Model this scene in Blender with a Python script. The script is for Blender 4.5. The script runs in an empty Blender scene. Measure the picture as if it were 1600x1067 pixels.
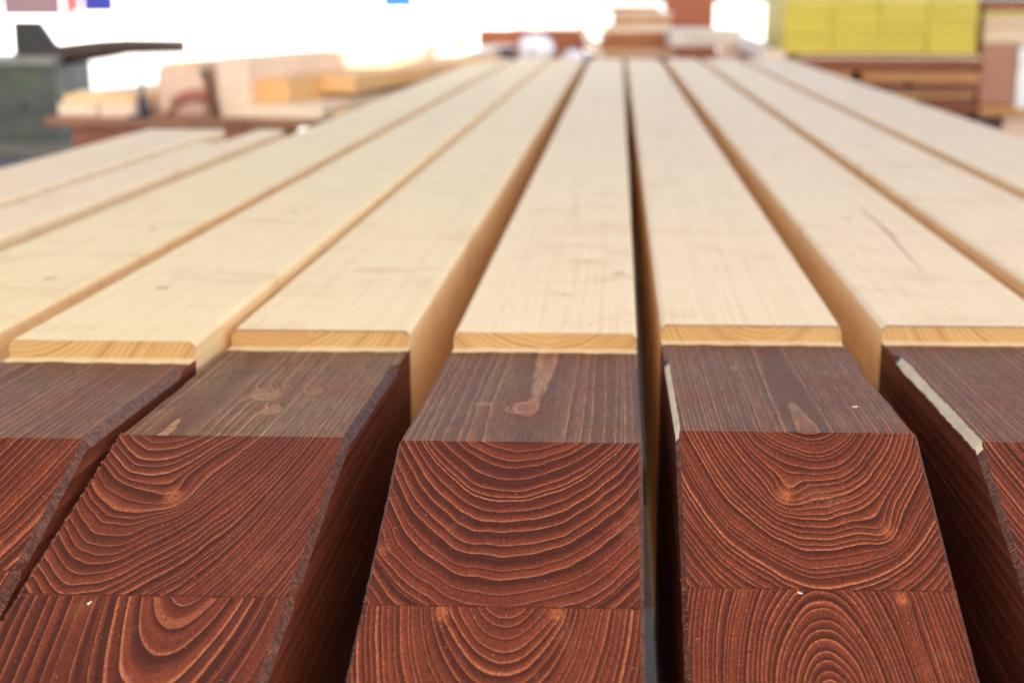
import bpy, bmesh, math, random
from mathutils import Vector, Matrix, noise

random.seed(7)
SC = bpy.context.scene
COL = SC.collection
R = math.radians

# ------------------------------------------------------------------ camera
F_PX, CX, CY = 2200.0, 800.0, 533.5          # focal length and centre, in pixels of the 1600 px photograph
VX, VY = 968.0, 4.0                          # where the beams' edges meet
CAM_Z = 1.063
b_ = Vector(((VX - CX) / F_PX, -(VY - CY) / F_PX, 1.0)).normalized()      # beam direction in (right, up, forward)
u_ = Vector((0.0, b_.z, -b_.y)).normalized()
r_ = b_.cross(u_)
if r_.x < 0: r_ = -r_
ROWS = (r_, b_, u_)                          # world x, y, z in camera axes
CAM = Vector((0, 0, CAM_Z))
def ray(px, py):
    d = Vector(((px - CX) / F_PX, -(py - CY) / F_PX, 1.0))
    return Vector((ROWS[0].dot(d), ROWS[1].dot(d), ROWS[2].dot(d)))
def at_y(px, py, y):
    d = ray(px, py); return CAM + d * (y / d.y)
cd = bpy.data.cameras.new('camera'); cam = bpy.data.objects.new('camera', cd); COL.objects.link(cam)
cr = Vector((r_.x, b_.x, u_.x)); cu = Vector((r_.y, b_.y, u_.y)); cf = Vector((r_.z, b_.z, u_.z))
cam.matrix_world = Matrix(((cr.x, cu.x, -cf.x, CAM.x), (cr.y, cu.y, -cf.y, CAM.y), (cr.z, cu.z, -cf.z, CAM.z), (0, 0, 0, 1)))
cd.sensor_width = 36.0; cd.lens = 36.0 * F_PX / 1600.0
cd.clip_start = 0.02; cd.clip_end = 30000
cd.dof.use_dof = True
cd.dof.focus_distance = 0.66
cd.dof.aperture_fstop = 8.0
SC.camera = cam

# ------------------------------------------------------------------ sky, sun, exposure
SUN_EL, SUN_AZ = R(48), R(160)               # azimuth of the sun, clockwise from +Y (behind the camera, a little to the right)
w = bpy.data.worlds.new('World'); SC.world = w; w.use_nodes = True
nt = w.node_tree; bg = nt.nodes['Background']
sky = nt.nodes.new('ShaderNodeTexSky'); sky.sky_type = 'NISHITA'; sky.sun_disc = False
sky.sun_elevation = SUN_EL; sky.sun_rotation = SUN_AZ
sky.air_density = 1.0; sky.dust_density = 4.5; sky.ozone_density = 1.0
nt.links.new(sky.outputs[0], bg.inputs[0]); bg.inputs[1].default_value = 0.13
sd = bpy.data.lights.new('sun', 'SUN'); sun = bpy.data.objects.new('sun', sd); COL.objects.link(sun)
sd.energy = 4.0; sd.angle = R(0.5); sd.color = (1.0, 0.95, 0.87)
to_sun = Vector((math.sin(SUN_AZ) * math.cos(SUN_EL), math.cos(SUN_AZ) * math.cos(SUN_EL), math.sin(SUN_EL)))
sun.rotation_euler = to_sun.to_track_quat('Z', 'Y').to_euler()
SC.view_settings.view_transform = 'Standard'; SC.view_settings.look = 'None'
SC.view_settings.gamma = 1.0
SC.view_settings.exposure = 2.15
SC.render.engine = 'CYCLES'
SC.cycles.max_bounces = 14; SC.cycles.diffuse_bounces = 8

# ------------------------------------------------------------------ node helpers
class NT:
    def __init__(s, name):
        s.m = bpy.data.materials.new(name); s.m.use_nodes = True
        s.t = s.m.node_tree; s.b = s.t.nodes['Principled BSDF']
    def n(s, typ, **kw):
        o = s.t.nodes.new(typ)
        for k, v in kw.items(): setattr(o, k, v)
        return o
    def put(s, sock, v):
        if v is None: return
        if isinstance(v, bpy.types.NodeSocket): s.t.links.new(v, sock)
        else: sock.default_value = v
    def math(s, op, a, b=None, c=None, clamp=False):
        o = s.n('ShaderNodeMath', operation=op, use_clamp=clamp)
        s.put(o.inputs[0], a); s.put(o.inputs[1], b); s.put(o.inputs[2], c)
        return o.outputs[0]
    def vmath(s, op, a, b=None, out=0):
        o = s.n('ShaderNodeVectorMath', operation=op); s.put(o.inputs[0], a); s.put(o.inputs[1], b)
        return o.outputs[out]
    def noise(s, vec, scale=1.0, detail=2.0, rough=0.5, out=0, dist=0.0):
        o = s.n('ShaderNodeTexNoise'); s.put(o.inputs['Vector'], vec)
        o.inputs['Scale'].default_value = scale; o.inputs['Detail'].default_value = detail
        o.inputs['Roughness'].default_value = rough; o.inputs['Distortion'].default_value = dist
        return o.outputs[out]
    def sstep(s, v, a, b, lo=0.0, hi=1.0):
        o = s.n('ShaderNodeMapRange', interpolation_type='SMOOTHSTEP')
        s.put(o.inputs[0], v); o.inputs[1].default_value = a; o.inputs[2].default_value = b
        o.inputs[3].default_value = lo; o.inputs[4].default_value = hi
        return o.outputs[0]
    def lin(s, v, a, b, lo=0.0, hi=1.0):
        o = s.n('ShaderNodeMapRange'); s.put(o.inputs[0], v); o.inputs[1].default_value = a; o.inputs[2].default_value = b
        o.inputs[3].default_value = lo; o.inputs[4].default_value = hi
        return o.outputs[0]
    def mix(s, f, a, b, mode='MIX'):
        o = s.n('ShaderNodeMix', data_type='RGBA', blend_type=mode)
        s.put(o.inputs[0], f)
        for k, v in ((6, a), (7, b)):
            if isinstance(v, tuple) and len(v) == 3: v = v + (1.0,)
            s.put(o.inputs[k], v)
        return o.outputs[2]
    def attr(s, name):
        return s.n('ShaderNodeAttribute', attribute_name=name).outputs['Vector']
    def bump(s, h, strength, dist):
        o = s.n('ShaderNodeBump'); o.inputs['Strength'].default_value = strength; o.inputs['Distance'].default_value = dist
        s.put(o.inputs['Height'], h); s.t.links.new(o.outputs[0], s.b.inputs['Normal'])
    def base(s, c):
        if isinstance(c, tuple) and len(c) == 3: c = c + (1.0,)
        s.put(s.b.inputs['Base Color'], c)
    def set(s, **kw):
        for k, v in kw.items(): s.put(s.b.inputs[k.replace('_', ' ')], v)

def plain(name, c, rough=0.6, metal=0.0, var=0.25, scale=14.0, bump=0.0, spec=0.5):
    N = NT(name)
    co = N.n('ShaderNodeTexCoord').outputs['Object']
    rnd = N.n('ShaderNodeObjectInfo').outputs['Random']
    v = N.vmath('ADD', co, N.vmath('SCALE', (1, 1, 1), None)) if False else co
    a = N.noise(v, scale, 5, 0.6)
    f = N.math('ADD', N.lin(a, 0.3, 0.7, -var, var), N.lin(rnd, 0, 1, -var * .5, var * .5))
    k = N.math('ADD', f, 1.0)
    N.base(N.vmath('MULTIPLY', (c[0], c[1], c[2]), N.n('ShaderNodeCombineXYZ').outputs[0]) if False else None or c)
    mx = N.n('ShaderNodeVectorMath', operation='SCALE'); mx.inputs[0].default_value = c[:3]; N.put(mx.inputs['Scale'], k)
    N.put(N.b.inputs['Base Color'], mx.outputs[0])
    N.set(Roughness=rough, Metallic=metal); N.b.inputs['Specular IOR Level'].default_value = spec
    if bump: N.bump(a, bump, 0.01)
    return N.m

# ------------------------------------------------------------------ wood
def ring_core(N, spacing, knots, warp=1.0, kst=(1.0, 0.55, 1.0)):
    """growth rings about the pith, from the point attribute 'wood' = metres from the pith (y along the beam)"""
    P = N.attr('wood')
    sep = N.n('ShaderNodeSeparateXYZ'); N.put(sep.inputs[0], P)
    x, y, z = sep.outputs
    r = N.math('SQRT', N.math('ADD', N.math('MULTIPLY', x, x), N.math('MULTIPLY', z, z)))
    lo = N.noise(N.vmath('MULTIPLY', P, (26, 1.8, 26)), 1.0, 2, 0.5)
    hi = N.noise(N.vmath('MULTIPLY', P, (150, 40, 150)), 1.0, 2, 0.55)
    r = N.math('ADD', r, N.math('MULTIPLY', N.math('SUBTRACT', lo, 0.5), 0.0075 * warp))
    r = N.math('ADD', r, N.math('MULTIPLY', N.math('SUBTRACT', hi, 0.5), 0.00055 * warp))
    kmask = None; ov = None
    for (kx, ky, kz, s, amp) in knots:
        q = N.vmath('MULTIPLY', N.vmath('SUBTRACT', P, (kx, ky, kz)), kst)
        d2 = N.math('POWER', N.math('DIVIDE', N.vmath('LENGTH', q, None, 1), s), 2.0)
        g = N.math('EXPONENT', N.math('MULTIPLY', d2, -1.0))
        r = N.math('SUBTRACT', r, N.math('MULTIPLY', g, amp))
        if kst[0] == 1.0 and kst[1] == 0.6:          # on the flat a knot shows as a pale oval with a rim
            d2n = N.math('ADD', d2, N.math('MULTIPLY', N.math('SUBTRACT', N.noise(N.vmath('MULTIPLY', P, (120, 45, 120)), 1.0, 3, 0.6), 0.5), 2.8))
            o1 = N.math('ADD', N.math('MULTIPLY', N.math('MULTIPLY', N.sstep(d2n, .5, .85), N.sstep(d2n, .95, 1.3, 1, 0)), 0.42), N.math('MULTIPLY', N.sstep(d2n, .6, 1.0, 1, 0), 0.16))
            ov = o1 if ov is None else N.math('MAXIMUM', ov, o1)
        km = N.math('EXPONENT', N.math('MULTIPLY', d2, -7.0))
        kmask = km if kmask is None else N.math('MAXIMUM', kmask, km)
    # ring widths change slowly with the radius
    vr = N.n('ShaderNodeTexNoise', noise_dimensions='1D'); N.put(vr.inputs['W'], N.math('MULTIPLY', r, 70.0)); vr.inputs['Detail'].default_value = 1.0
    t = N.math('ADD', N.math('DIVIDE', r, spacing), N.math('MULTIPLY', vr.outputs[0], 1.2))
    return P, t, N.math('FRACT', t), kmask, ov

def stained(name, spacing, knots=(), flat=False, tint=(1, 1, 1), side=False):
    N = NT(name)
    P, t, f, km, ov = ring_core(N, spacing, knots, 0.85, (1.0, 0.6, 1.0) if flat else (1.0, 0.55, 1.0))
    fib = N.noise(N.vmath('MULTIPLY', P, (900, 60 if flat else 520, 900)), 1.0, 3, 0.65)
    blot = N.noise(N.vmath('MULTIPLY', P, (45, 22, 45)), 1.0, 4, 0.6)
    rw = N.n('ShaderNodeTexWhiteNoise', noise_dimensions='1D'); N.put(rw.inputs['W'], N.math('FLOOR', t))
    wide = N.lin(rw.outputs[0], 0, 1, 0.35, 1.0)
    line = N.math('MULTIPLY', N.sstep(f, 0.80, 0.955), N.sstep(f, 0.968, 1.0, 1.0, 0.0))
    line = N.math('MULTIPLY', line, wide)
    body = N.sstep(f, 0.0, 0.9)
    if flat:
        c0, c1, c2 = (0.125, 0.066, 0.040), (0.200, 0.110, 0.068), (0.43, 0.28, 0.175)
    else:
        c0, c1, c2 = (0.048, 0.0115, 0.0065), (0.185, 0.040, 0.017), (0.47, 0.165, 0.070)
    if side: c0, c1, c2 = (0.100, 0.022, 0.010), (0.185, 0.043, 0.018), (0.30, 0.085, 0.034)
    c = N.mix(N.math('MULTIPLY', body, N.lin(blot, 0.3, 0.7, 0.55, 1.0)), c0, c1)
    c = N.mix(N.math('MULTIPLY', line, N.lin(fib, 0.25, 0.75, 0.6, 0.95) if not side else 0.22), c, c2)
    # warm open patches where the stain took less
    c = N.mix(N.sstep(blot, 0.60, 0.74, 0.0, 0.30), c, (0.20, 0.075, 0.035) if not flat else (0.20, 0.12, 0.075))
    if km is not None:
        c = N.mix(N.math('MULTIPLY', N.math('MULTIPLY', km, N.lin(fib, .35, .6, .45, 1.0)), 0.85), c, (0.42, 0.125, 0.042) if not flat else (0.40, 0.25, 0.15))
        c = N.mix(N.math('MULTIPLY', N.math('MULTIPLY', N.sstep(km, 0.80, 0.97), N.sstep(fib, 0.4, 0.6)), 0.15 if flat else 0.6), c, (0.045, 0.014, 0.009))
    if ov is not None: c = N.mix(ov, c, (0.42, 0.26, 0.16))
    if flat:
        sp = N.n('ShaderNodeSeparateXYZ'); N.put(sp.inputs[0], P)
        patch = N.noise(N.vmath('MULTIPLY', P, (20, 14, 20)), 1.0, 3, 0.6)
        c = N.mix(N.sstep(patch, 0.42, 0.70, 0, 0.55), c, N.mix(1.0, c, (1.05, 0.66, 0.50), 'MULTIPLY'))
        # hairline saw marks across the face
        ww = N.math('FRACT', N.math('ADD', N.math('MULTIPLY', sp.outputs[1], 23.0), N.math('MULTIPLY', N.noise(N.vmath('MULTIPLY', P, (9, 3, 9)), 1.0, 1, 0.5), 0.5)))
        saw = N.math('MULTIPLY', N.sstep(N.math('ABSOLUTE', N.math('SUBTRACT', ww, 0.5)), 0.0, 0.022, 1, 0), N.sstep(patch, 0.45, 0.6))
        c = N.mix(N.math('MULTIPLY', saw, 0.6), c, (0.035, 0.018, 0.012))
    grit = N.noise(N.vmath('MULTIPLY', P, (1900, 900 if flat else 1700, 1900)), 1.0, 2, 0.7)
    c = N.mix(1.0, c, N.mix(N.sstep(grit, 0.3, 0.7), (0.72, 0.72, 0.72), (1.28, 1.28, 1.28)), 'MULTIPLY')
    c = N.mix(1.0, c, N.mix(N.sstep(fib, 0.25, 0.75), (0.6, 0.6, 0.6), (1.36, 1.36, 1.36)), 'MULTIPLY')
    if flat: c = N.mix(1.0, c, tint, 'MULTIPLY')
    # sawdust grains and pale pores
    vo = N.n('ShaderNodeTexVoronoi', feature='F1'); N.put(vo.inputs['Vector'], P); vo.inputs['Scale'].default_value = 300.0
    keep = N.math('GREATER_THAN', N.math('ADD', N.n('ShaderNodeSeparateColor').outputs[0], 0.0), 2.0) if False else None
    sc = N.n('ShaderNodeSeparateColor'); N.put(sc.inputs[0], vo.outputs['Color'])
    speck = N.math('MULTIPLY', N.math('LESS_THAN', vo.outputs['Distance'], 0.075), N.math('GREATER_THAN', sc.outputs[0], 0.86))
    c = N.mix(N.math('MULTIPLY', speck, 0.7), c, (0.62, 0.46, 0.33))
    N.put(N.b.inputs['Base Color'], c)
    N.set(Roughness=N.lin(fib, 0.2, 0.8, 0.55, 0.75) if flat else N.lin(fib, 0.2, 0.8, 0.46, 0.68))
    N.b.inputs['Specular IOR Level'].default_value = 0.12 if flat else 0.16
    h = N.math('ADD', N.math('MULTIPLY', line, 0.8), N.math('MULTIPLY', fib, 0.8))
    N.bump(h, 0.5, 0.0005)
    return N.m

def pale(name, end=False, raw=False, side=False):
    N = NT(name)
    P, t, f, _, _o = ring_core(N, 0.0036, (), 0.8)
    rnd = N.n('ShaderNodeObjectInfo').outputs['Random']
    fib = N.noise(N.vmath('MULTIPLY', P, (700, 18, 700)), 1.0, 3, 0.6)
    fig = N.noise(N.vmath('MULTIPLY', P, (9, 15, 9)), 1.0, 4, 0.6, dist=1.4)
    line = N.math('MULTIPLY', N.sstep(f, 0.45, 0.93), N.sstep(f, 0.955, 1.0, 1.0, 0.0))
    if raw:
        c = N.mix(fib, (0.46, 0.36, 0.21), (0.76, 0.64, 0.43))
        c = N.mix(N.sstep(fig, 0.5, 0.75, 0, 0.5), c, (0.25, 0.17, 0.10))
    elif end:
        c = N.mix(line, (0.42, 0.265, 0.105), (0.27, 0.145, 0.048))
        c = N.mix(N.sstep(fig, 0.45, 0.7, 0, 0.6), c, (0.34, 0.17, 0.058))
    else:
        tone = N.n('ShaderNodeAttribute', attribute_type='OBJECT', attribute_name='tone').outputs['Fac']
        a = N.mix(tone, (0.81, 0.672, 0.385), (0.815, 0.655, 0.435)) if not side else N.mix(N.lin(rnd, 0, 1), (0.88, 0.62, 0.33), (0.88, 0.64, 0.35))
        c = N.mix(N.math('MULTIPLY', line, N.lin(fig, .35, .65, .10, .36)), a, (0.56, 0.37, 0.19))
        c = N.mix(N.sstep(fig, 0.52, 0.78, 0, 0.75), c, (0.68, 0.47, 0.26))
        c = N.mix(N.sstep(fig, 0.24, 0.46, 0.4, 0), c, (0.82, 0.69, 0.45) if not side else (0.88, 0.66, 0.36))
        c = N.mix(N.lin(fib, 0.3, 0.7, 0, 0.16), c, (0.50, 0.33, 0.18))
        # short cross marks: pin knots and planer ripples
        P2 = N.vmath('MULTIPLY', P, (13, 48, 13))
        cr_ = N.noise(P2, 1.0, 2, 0.5, dist=0.5)
        c = N.mix(N.math('MULTIPLY', N.sstep(cr_, 0.60, 0.74), N.sstep(fig, 0.40, 0.6, 0.12, 0.42)), c, (0.54, 0.32, 0.14))
        vo = N.n('ShaderNodeTexVoronoi', feature='F1'); cxy = N.n('ShaderNodeCombineXYZ'); sp_ = N.n('ShaderNodeSeparateXYZ'); N.put(sp_.inputs[0], P); N.put(cxy.inputs[0], N.math('ADD', sp_.outputs[0], sp_.outputs[2])); N.put(cxy.inputs[1], N.math('MULTIPLY', sp_.outputs[1], 0.7)); N.put(vo.inputs['Vector'], cxy.outputs[0]); vo.inputs['Scale'].default_value = 11.0; vo.voronoi_dimensions = '2D'
        sc = N.n('ShaderNodeSeparateColor'); N.put(sc.inputs[0], vo.outputs['Color'])
        kn = N.math('MULTIPLY', N.sstep(vo.outputs['Distance'], 0.035, 0.075, 1, 0), N.math('GREATER_THAN', sc.outputs[0], 0.88))
        c = N.mix(N.math('MULTIPLY', kn, 0.5), c, (0.30, 0.15, 0.07))
    N.put(N.b.inputs['Base Color'], c)
    N.set(Roughness=N.lin(fib, 0.2, 0.8, 0.48, 0.62)); N.b.inputs['Specular IOR Level'].default_value = 0.22
    N.bump(N.math('ADD', N.math('MULTIPLY', line, 0.5), fib), 0.25, 0.0005)
    return N.m

def timber(name, c, c2, rough=0.6, scale=1.0):
    """plain timber for the things further off: grain along local y"""
    N = NT(name)
    co = N.n('ShaderNodeTexCoord').outputs['Object']; rnd = N.n('ShaderNodeObjectInfo').outputs['Random']
    off = N.n('ShaderNodeCombineXYZ'); N.put(off.inputs[0], N.math('MULTIPLY', rnd, 37.0)); N.put(off.inputs[1], N.math('MULTIPLY', rnd, 11.0))
    P = N.vmath('ADD', N.vmath('MULTIPLY', co, (70 * scale, 5 * scale, 70 * scale)), off.outputs[0])
    g = N.noise(P, 1.0, 4, 0.6, dist=0.6)
    bl = N.noise(N.vmath('ADD', co, off.outputs[0]), 6.0, 3, 0.5)
    k = N.math('ADD', N.math('MULTIPLY', g, 0.6), N.math('ADD', N.math('MULTIPLY', bl, 0.3), N.math('MULTIPLY', rnd, 0.35)))
    N.put(N.b.inputs['Base Color'], N.mix(N.sstep(k, 0.3, 0.95), c, c2))
    N.set(Roughness=rough); N.bump(g, 0.3, 0.002)
    return N.m

def torn(name):
    N = NT(name); P = N.attr('wood')
    wv = N.n('ShaderNodeTexWave', bands_direction='Y'); N.put(wv.inputs['Vector'], N.vmath('MULTIPLY', P, (120, 260, 120))); wv.inputs['Scale'].default_value = 1.0
    wv.inputs['Distortion'].default_value = 9.0; wv.inputs['Detail'].default_value = 3.0; wv.inputs['Detail Scale'].default_value = 1.2
    nz = N.noise(N.vmath('MULTIPLY', P, (300, 300, 300)), 1.0, 3, 0.6)
    k = N.math('MULTIPLY', N.sstep(wv.outputs['Fac'], .35, .9), N.sstep(nz, .35, .65))
    N.put(N.b.inputs['Base Color'], N.mix(k, (0.05, 0.016, 0.010), (0.26, 0.095, 0.052))); N.set(Roughness=0.6)
    N.b.inputs['Specular IOR Level'].default_value = 0.3
    N.bump(N.math('ADD', wv.outputs['Fac'], nz), 0.8, 0.0006)
    return N.m
M_PALE = pale('planed_spruce'); M_PEND = pale('planed_spruce_end', end=True); M_RAW = pale('raw_wane', raw=True); M_SIDE_LIT = pale('spruce_side_lit', side=True)  # spruce sides coloured brighter and more orange to paint in light between the beams
M_SMEAR = plain('saw_smear', (.16, .07, .035), .6, var=.6, scale=160); M_CHF = plain('planed_chamfer', (.105, .052, .040), .55, var=.8, scale=340, bump=.5, spec=.18)
M_TORN = torn('torn_edge')
M_HOLE_SHADE = plain('hole_shade', (0.012, 0.007, 0.006), 0.5)  # near-black colour painted for the shade inside a small edge hole
T_PALE = timber('pale_timber', (0.68, 0.52, 0.35), (0.85, 0.74, 0.58))
T_PEACH = timber('peach_timber', (0.64, 0.43, 0.29), (0.84, 0.68, 0.54))
T_ORANGE = timber('orange_timber', (0.42, 0.17, 0.05), (0.66, 0.36, 0.14))
T_HONEY = timber('honey_timber', (0.62, 0.36, 0.14), (0.82, 0.56, 0.28))
T_RED = timber('red_brown_timber', (0.13, 0.036, 0.018), (0.36, 0.115, 0.052))
T_RUST = timber('rust_timber', (0.26, 0.075, 0.03), (0.38, 0.125, 0.05))
T_PINK = timber('pink_brown_timber', (0.38, 0.165, 0.105), (0.52, 0.26, 0.17))
T_BENCH = timber('bench_timber', (0.16, 0.06, 0.03), (0.36, 0.18, 0.09))
T_DARK = timber('dark_timber', (0.018, 0.010, 0.008), (0.05, 0.028, 0.02))  # near-black brown timber of the trestles
T_YEL = plain('yellow_panel', (.60, .485, .045), .45, var=.09, scale=5)
T_YEDGE = timber('yellow_panel_edge', (0.62, 0.54, 0.16), (0.72, 0.64, 0.26), 0.5, 0.4)

# ------------------------------------------------------------------ object helpers
def tag(o, label=None, cat=None, group=None, kind=None):
    for k, v in (('label', label), ('category', cat), ('group', group), ('kind', kind)):
        if v: o[k] = v
    return o
def empty(name, loc=(0, 0, 0), rz=0.0, label=None, cat=None, group=None):
    o = bpy.data.objects.new(name, None); COL.objects.link(o); o.location = loc; o.rotation_euler = (0, 0, rz)
    o.empty_display_size = 0.1
    return tag(o, label, cat, group)
def link(name, bm, mats, parent=None, loc=None, rot=None, smooth=False):
    me = bpy.data.meshes.new(name); bmesh.ops.recalc_face_normals(bm, faces=bm.faces); bm.to_mesh(me); bm.free()
    for m in (mats if isinstance(mats, (list, tuple)) else [mats]): me.materials.append(m)
    if smooth: me.polygons.foreach_set('use_smooth', [True] * len(me.polygons))
    o = bpy.data.objects.new(name, me); COL.objects.link(o); o.parent = parent
    if loc is not None: o.location = loc
    if rot is not None: o.rotation_euler = rot
    return o
def add_box(bm, x0, x1, y0, y1, z0, z1, bev=0.0, mi=0, jit=0.0):
    vs = [bm.verts.new((x, y, z)) for x in (x0, x1) for y in (y0, y1) for z in (z0, z1)]
    if jit:
        for v in vs: v.co += Vector((random.uniform(-jit, jit), random.uniform(-jit, jit), random.uniform(-jit, jit)))
    fs = [bm.faces.new([vs[i] for i in q]) for q in ((0, 1, 3, 2), (4, 6, 7, 5), (0, 4, 5, 1), (2, 3, 7, 6), (0, 2, 6, 4), (1, 5, 7, 3))]
    for f in fs: f.material_index = mi
    if bev:
        es = list({e for f in fs for e in f.edges})
        bmesh.ops.bevel(bm, geom=es, offset=bev, segments=1, affect='EDGES', profile=0.5, material=-1)
def add_tube(bm, pts, rad, seg=10, mi=0):
    pts = [Vector(p) for p in pts]; rings = []
    rads = rad if isinstance(rad, (list, tuple)) else [rad] * len(pts)
    for i, p in enumerate(pts):
        t = (pts[min(i + 1, len(pts) - 1)] - pts[max(i - 1, 0)]).normalized()
        a = Vector((0, 0, 1)) if abs(t.z) < 0.9 else Vector((1, 0, 0))
        n = t.cross(a).normalized(); b = t.cross(n)
        rings.append([bm.verts.new(p + (n * math.cos(2 * math.pi * k / seg) + b * math.sin(2 * math.pi * k / seg)) * rads[i]) for k in range(seg)])
    for A, B in zip(rings, rings[1:]):
        for k in range(seg): bm.faces.new((A[k], A[(k + 1) % seg], B[(k + 1) % seg], B[k])).material_index = mi
    bm.faces.new(rings[0]).material_index = mi; bm.faces.new(rings[-1]).material_index = mi
def box_obj(name, dims, mats, parent=None, loc=None, rot=None, bev=0.002, jit=0.0):
    """box of size dims centred in x, starting at y=0, z=0"""
    bm = bmesh.new(); add_box(bm, -dims[0] / 2, dims[0] / 2, 0, dims[1], 0, dims[2], bev, 0, jit)
    return link(name, bm, mats, parent, loc, rot)

# ------------------------------------------------------------------ ground, unseen shade roof
def concrete(name, c, var):
    N = NT(name); co = N.n('ShaderNodeTexCoord').outputs['Object']
    a = N.noise(co, 0.7, 6, 0.65); d = N.noise(co, 25.0, 4, 0.6)
    k = N.math('ADD', N.lin(a, 0.3, 0.7, 1 - var, 1 + var), N.lin(d, 0.3, 0.7, -0.06, 0.06))
    mx = N.n('ShaderNodeVectorMath', operation='SCALE'); mx.inputs[0].default_value = c; N.put(mx.inputs['Scale'], k)
    N.put(N.b.inputs['Base Color'], mx.outputs[0]); N.set(Roughness=0.75); N.bump(d, 0.2, 0.004)
    return N.m
bm = bmesh.new(); add_box(bm, -9000, 9000, -300, 15000, -0.3, -0.004)
tag(link('yard_ground', bm, concrete('pale_yard_concrete', (0.44, 0.425, 0.395), 0.1)), kind='structure')
bm = bmesh.new(); add_box(bm, -6.6, 9.0, -4.5, 11.5, -0.2, 0.0)
tag(link('shed_floor', bm, concrete('grey_shed_concrete', (0.125, 0.122, 0.115), 0.18)), kind='structure')
bm = bmesh.new()
# unseen L-shaped roof, added and shaped to shade the beams: over the left bay it runs on to y = 11.6, over the beams it ends at y = 6.4; the opening is added to let sun on the far timbers
LX, HX0, HX1, HY0, HY1 = -1.90, -.72, .50, 1.1, 4.8
add_box(bm, -6.8, LX, -3.6, 11.6, 4.7, 4.82); add_box(bm, LX, HX0, -3.6, 6.4, 4.7, 4.82); add_box(bm, HX1, 9.2, -3.6, 6.4, 4.7, 4.82)
add_box(bm, HX0, HX1, -3.6, HY0, 4.7, 4.82); add_box(bm, HX0, HX1, HY1, 6.4, 4.7, 4.82)
for xa_, xb_ in ((-6.7, HX0), (HX1, 9.1)): add_box(bm, xa_, xb_, 1.74, 1.86, 4.48, 4.697)
for yy in (-3.4, -0.9): add_box(bm, -6.7, 9.1, yy - .06, yy + .06, 4.48, 4.697)
add_box(bm, -1.6, 9.1, 6.14, 6.26, 4.48, 4.697)
for yy in (6.6, 8.9, 11.2): add_box(bm, -6.7, -1.95, yy - .06, yy + .06, 4.48, 4.697)
for xx in (-6.4, 8.8):
    for yy in ((-3.4, 11.2) if xx < 0 else (-3.4, 6.2)): add_box(bm, xx - .1, xx + .1, yy - .1, yy + .1, 0.003, 4.477)
tag(link('unseen_shade_roof', bm, plain('roof_boards', (0.50, 0.42, 0.33), 0.7)), kind='structure')

# ------------------------------------------------------------------ the laminated beams
TAN = math.tan(R(20))
Z0 = CAM_Z
def chamf(spec, y):
    """width of an edge chamfer at y: spec = (y_start, width, roughness)"""
    if spec is None: return 0.0004
    y0, wd, rg = spec
    k = min(1.0, max(0.0, (y0 - y) / 0.006))
    n = noise.noise(Vector((y * 38, wd * 999, 0.3))) * 0.6 + noise.noise(Vector((y * 160, wd * 333, 1.7))) * 0.25 + noise.noise(Vector((y * 480, wd * 333, 1.7))) * 0.3
    return max(0.0004, wd * k * (1 + rg * n))

class Beam:
    def __init__(s, **k):
        s.__dict__.update(k)
        s.tan = TAN
        if hasattr(s, 'jp'):
            zj = s.zt - s.joint; d = ray(*s.jp); t = (zj - Z0) / d.z
            s.tan = (s.zf - zj) / (s.yf - t * d.y)
    def path(s, y):
        if y > s.yf: return s.zl + (s.zf - s.zl) * (s.ys - y) / (s.ys - s.yf)
        return s.zf - (s.yf - y) * s.tan
    def on_slope(s, px, py):
        d = ray(px, py)        # z = zf - (yf - y) s.tan
        t = (s.zf - s.yf * s.tan - Z0) / (d.z - d.y * s.tan)
        return CAM + d * t
    def on_flat(s, px, py):
        m = (s.zl - s.zf) / (s.ys - s.yf); d = ray(px, py)
        t = (s.zf - s.yf * m - Z0) / (d.z - d.y * m)
        return CAM + d * t

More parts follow.
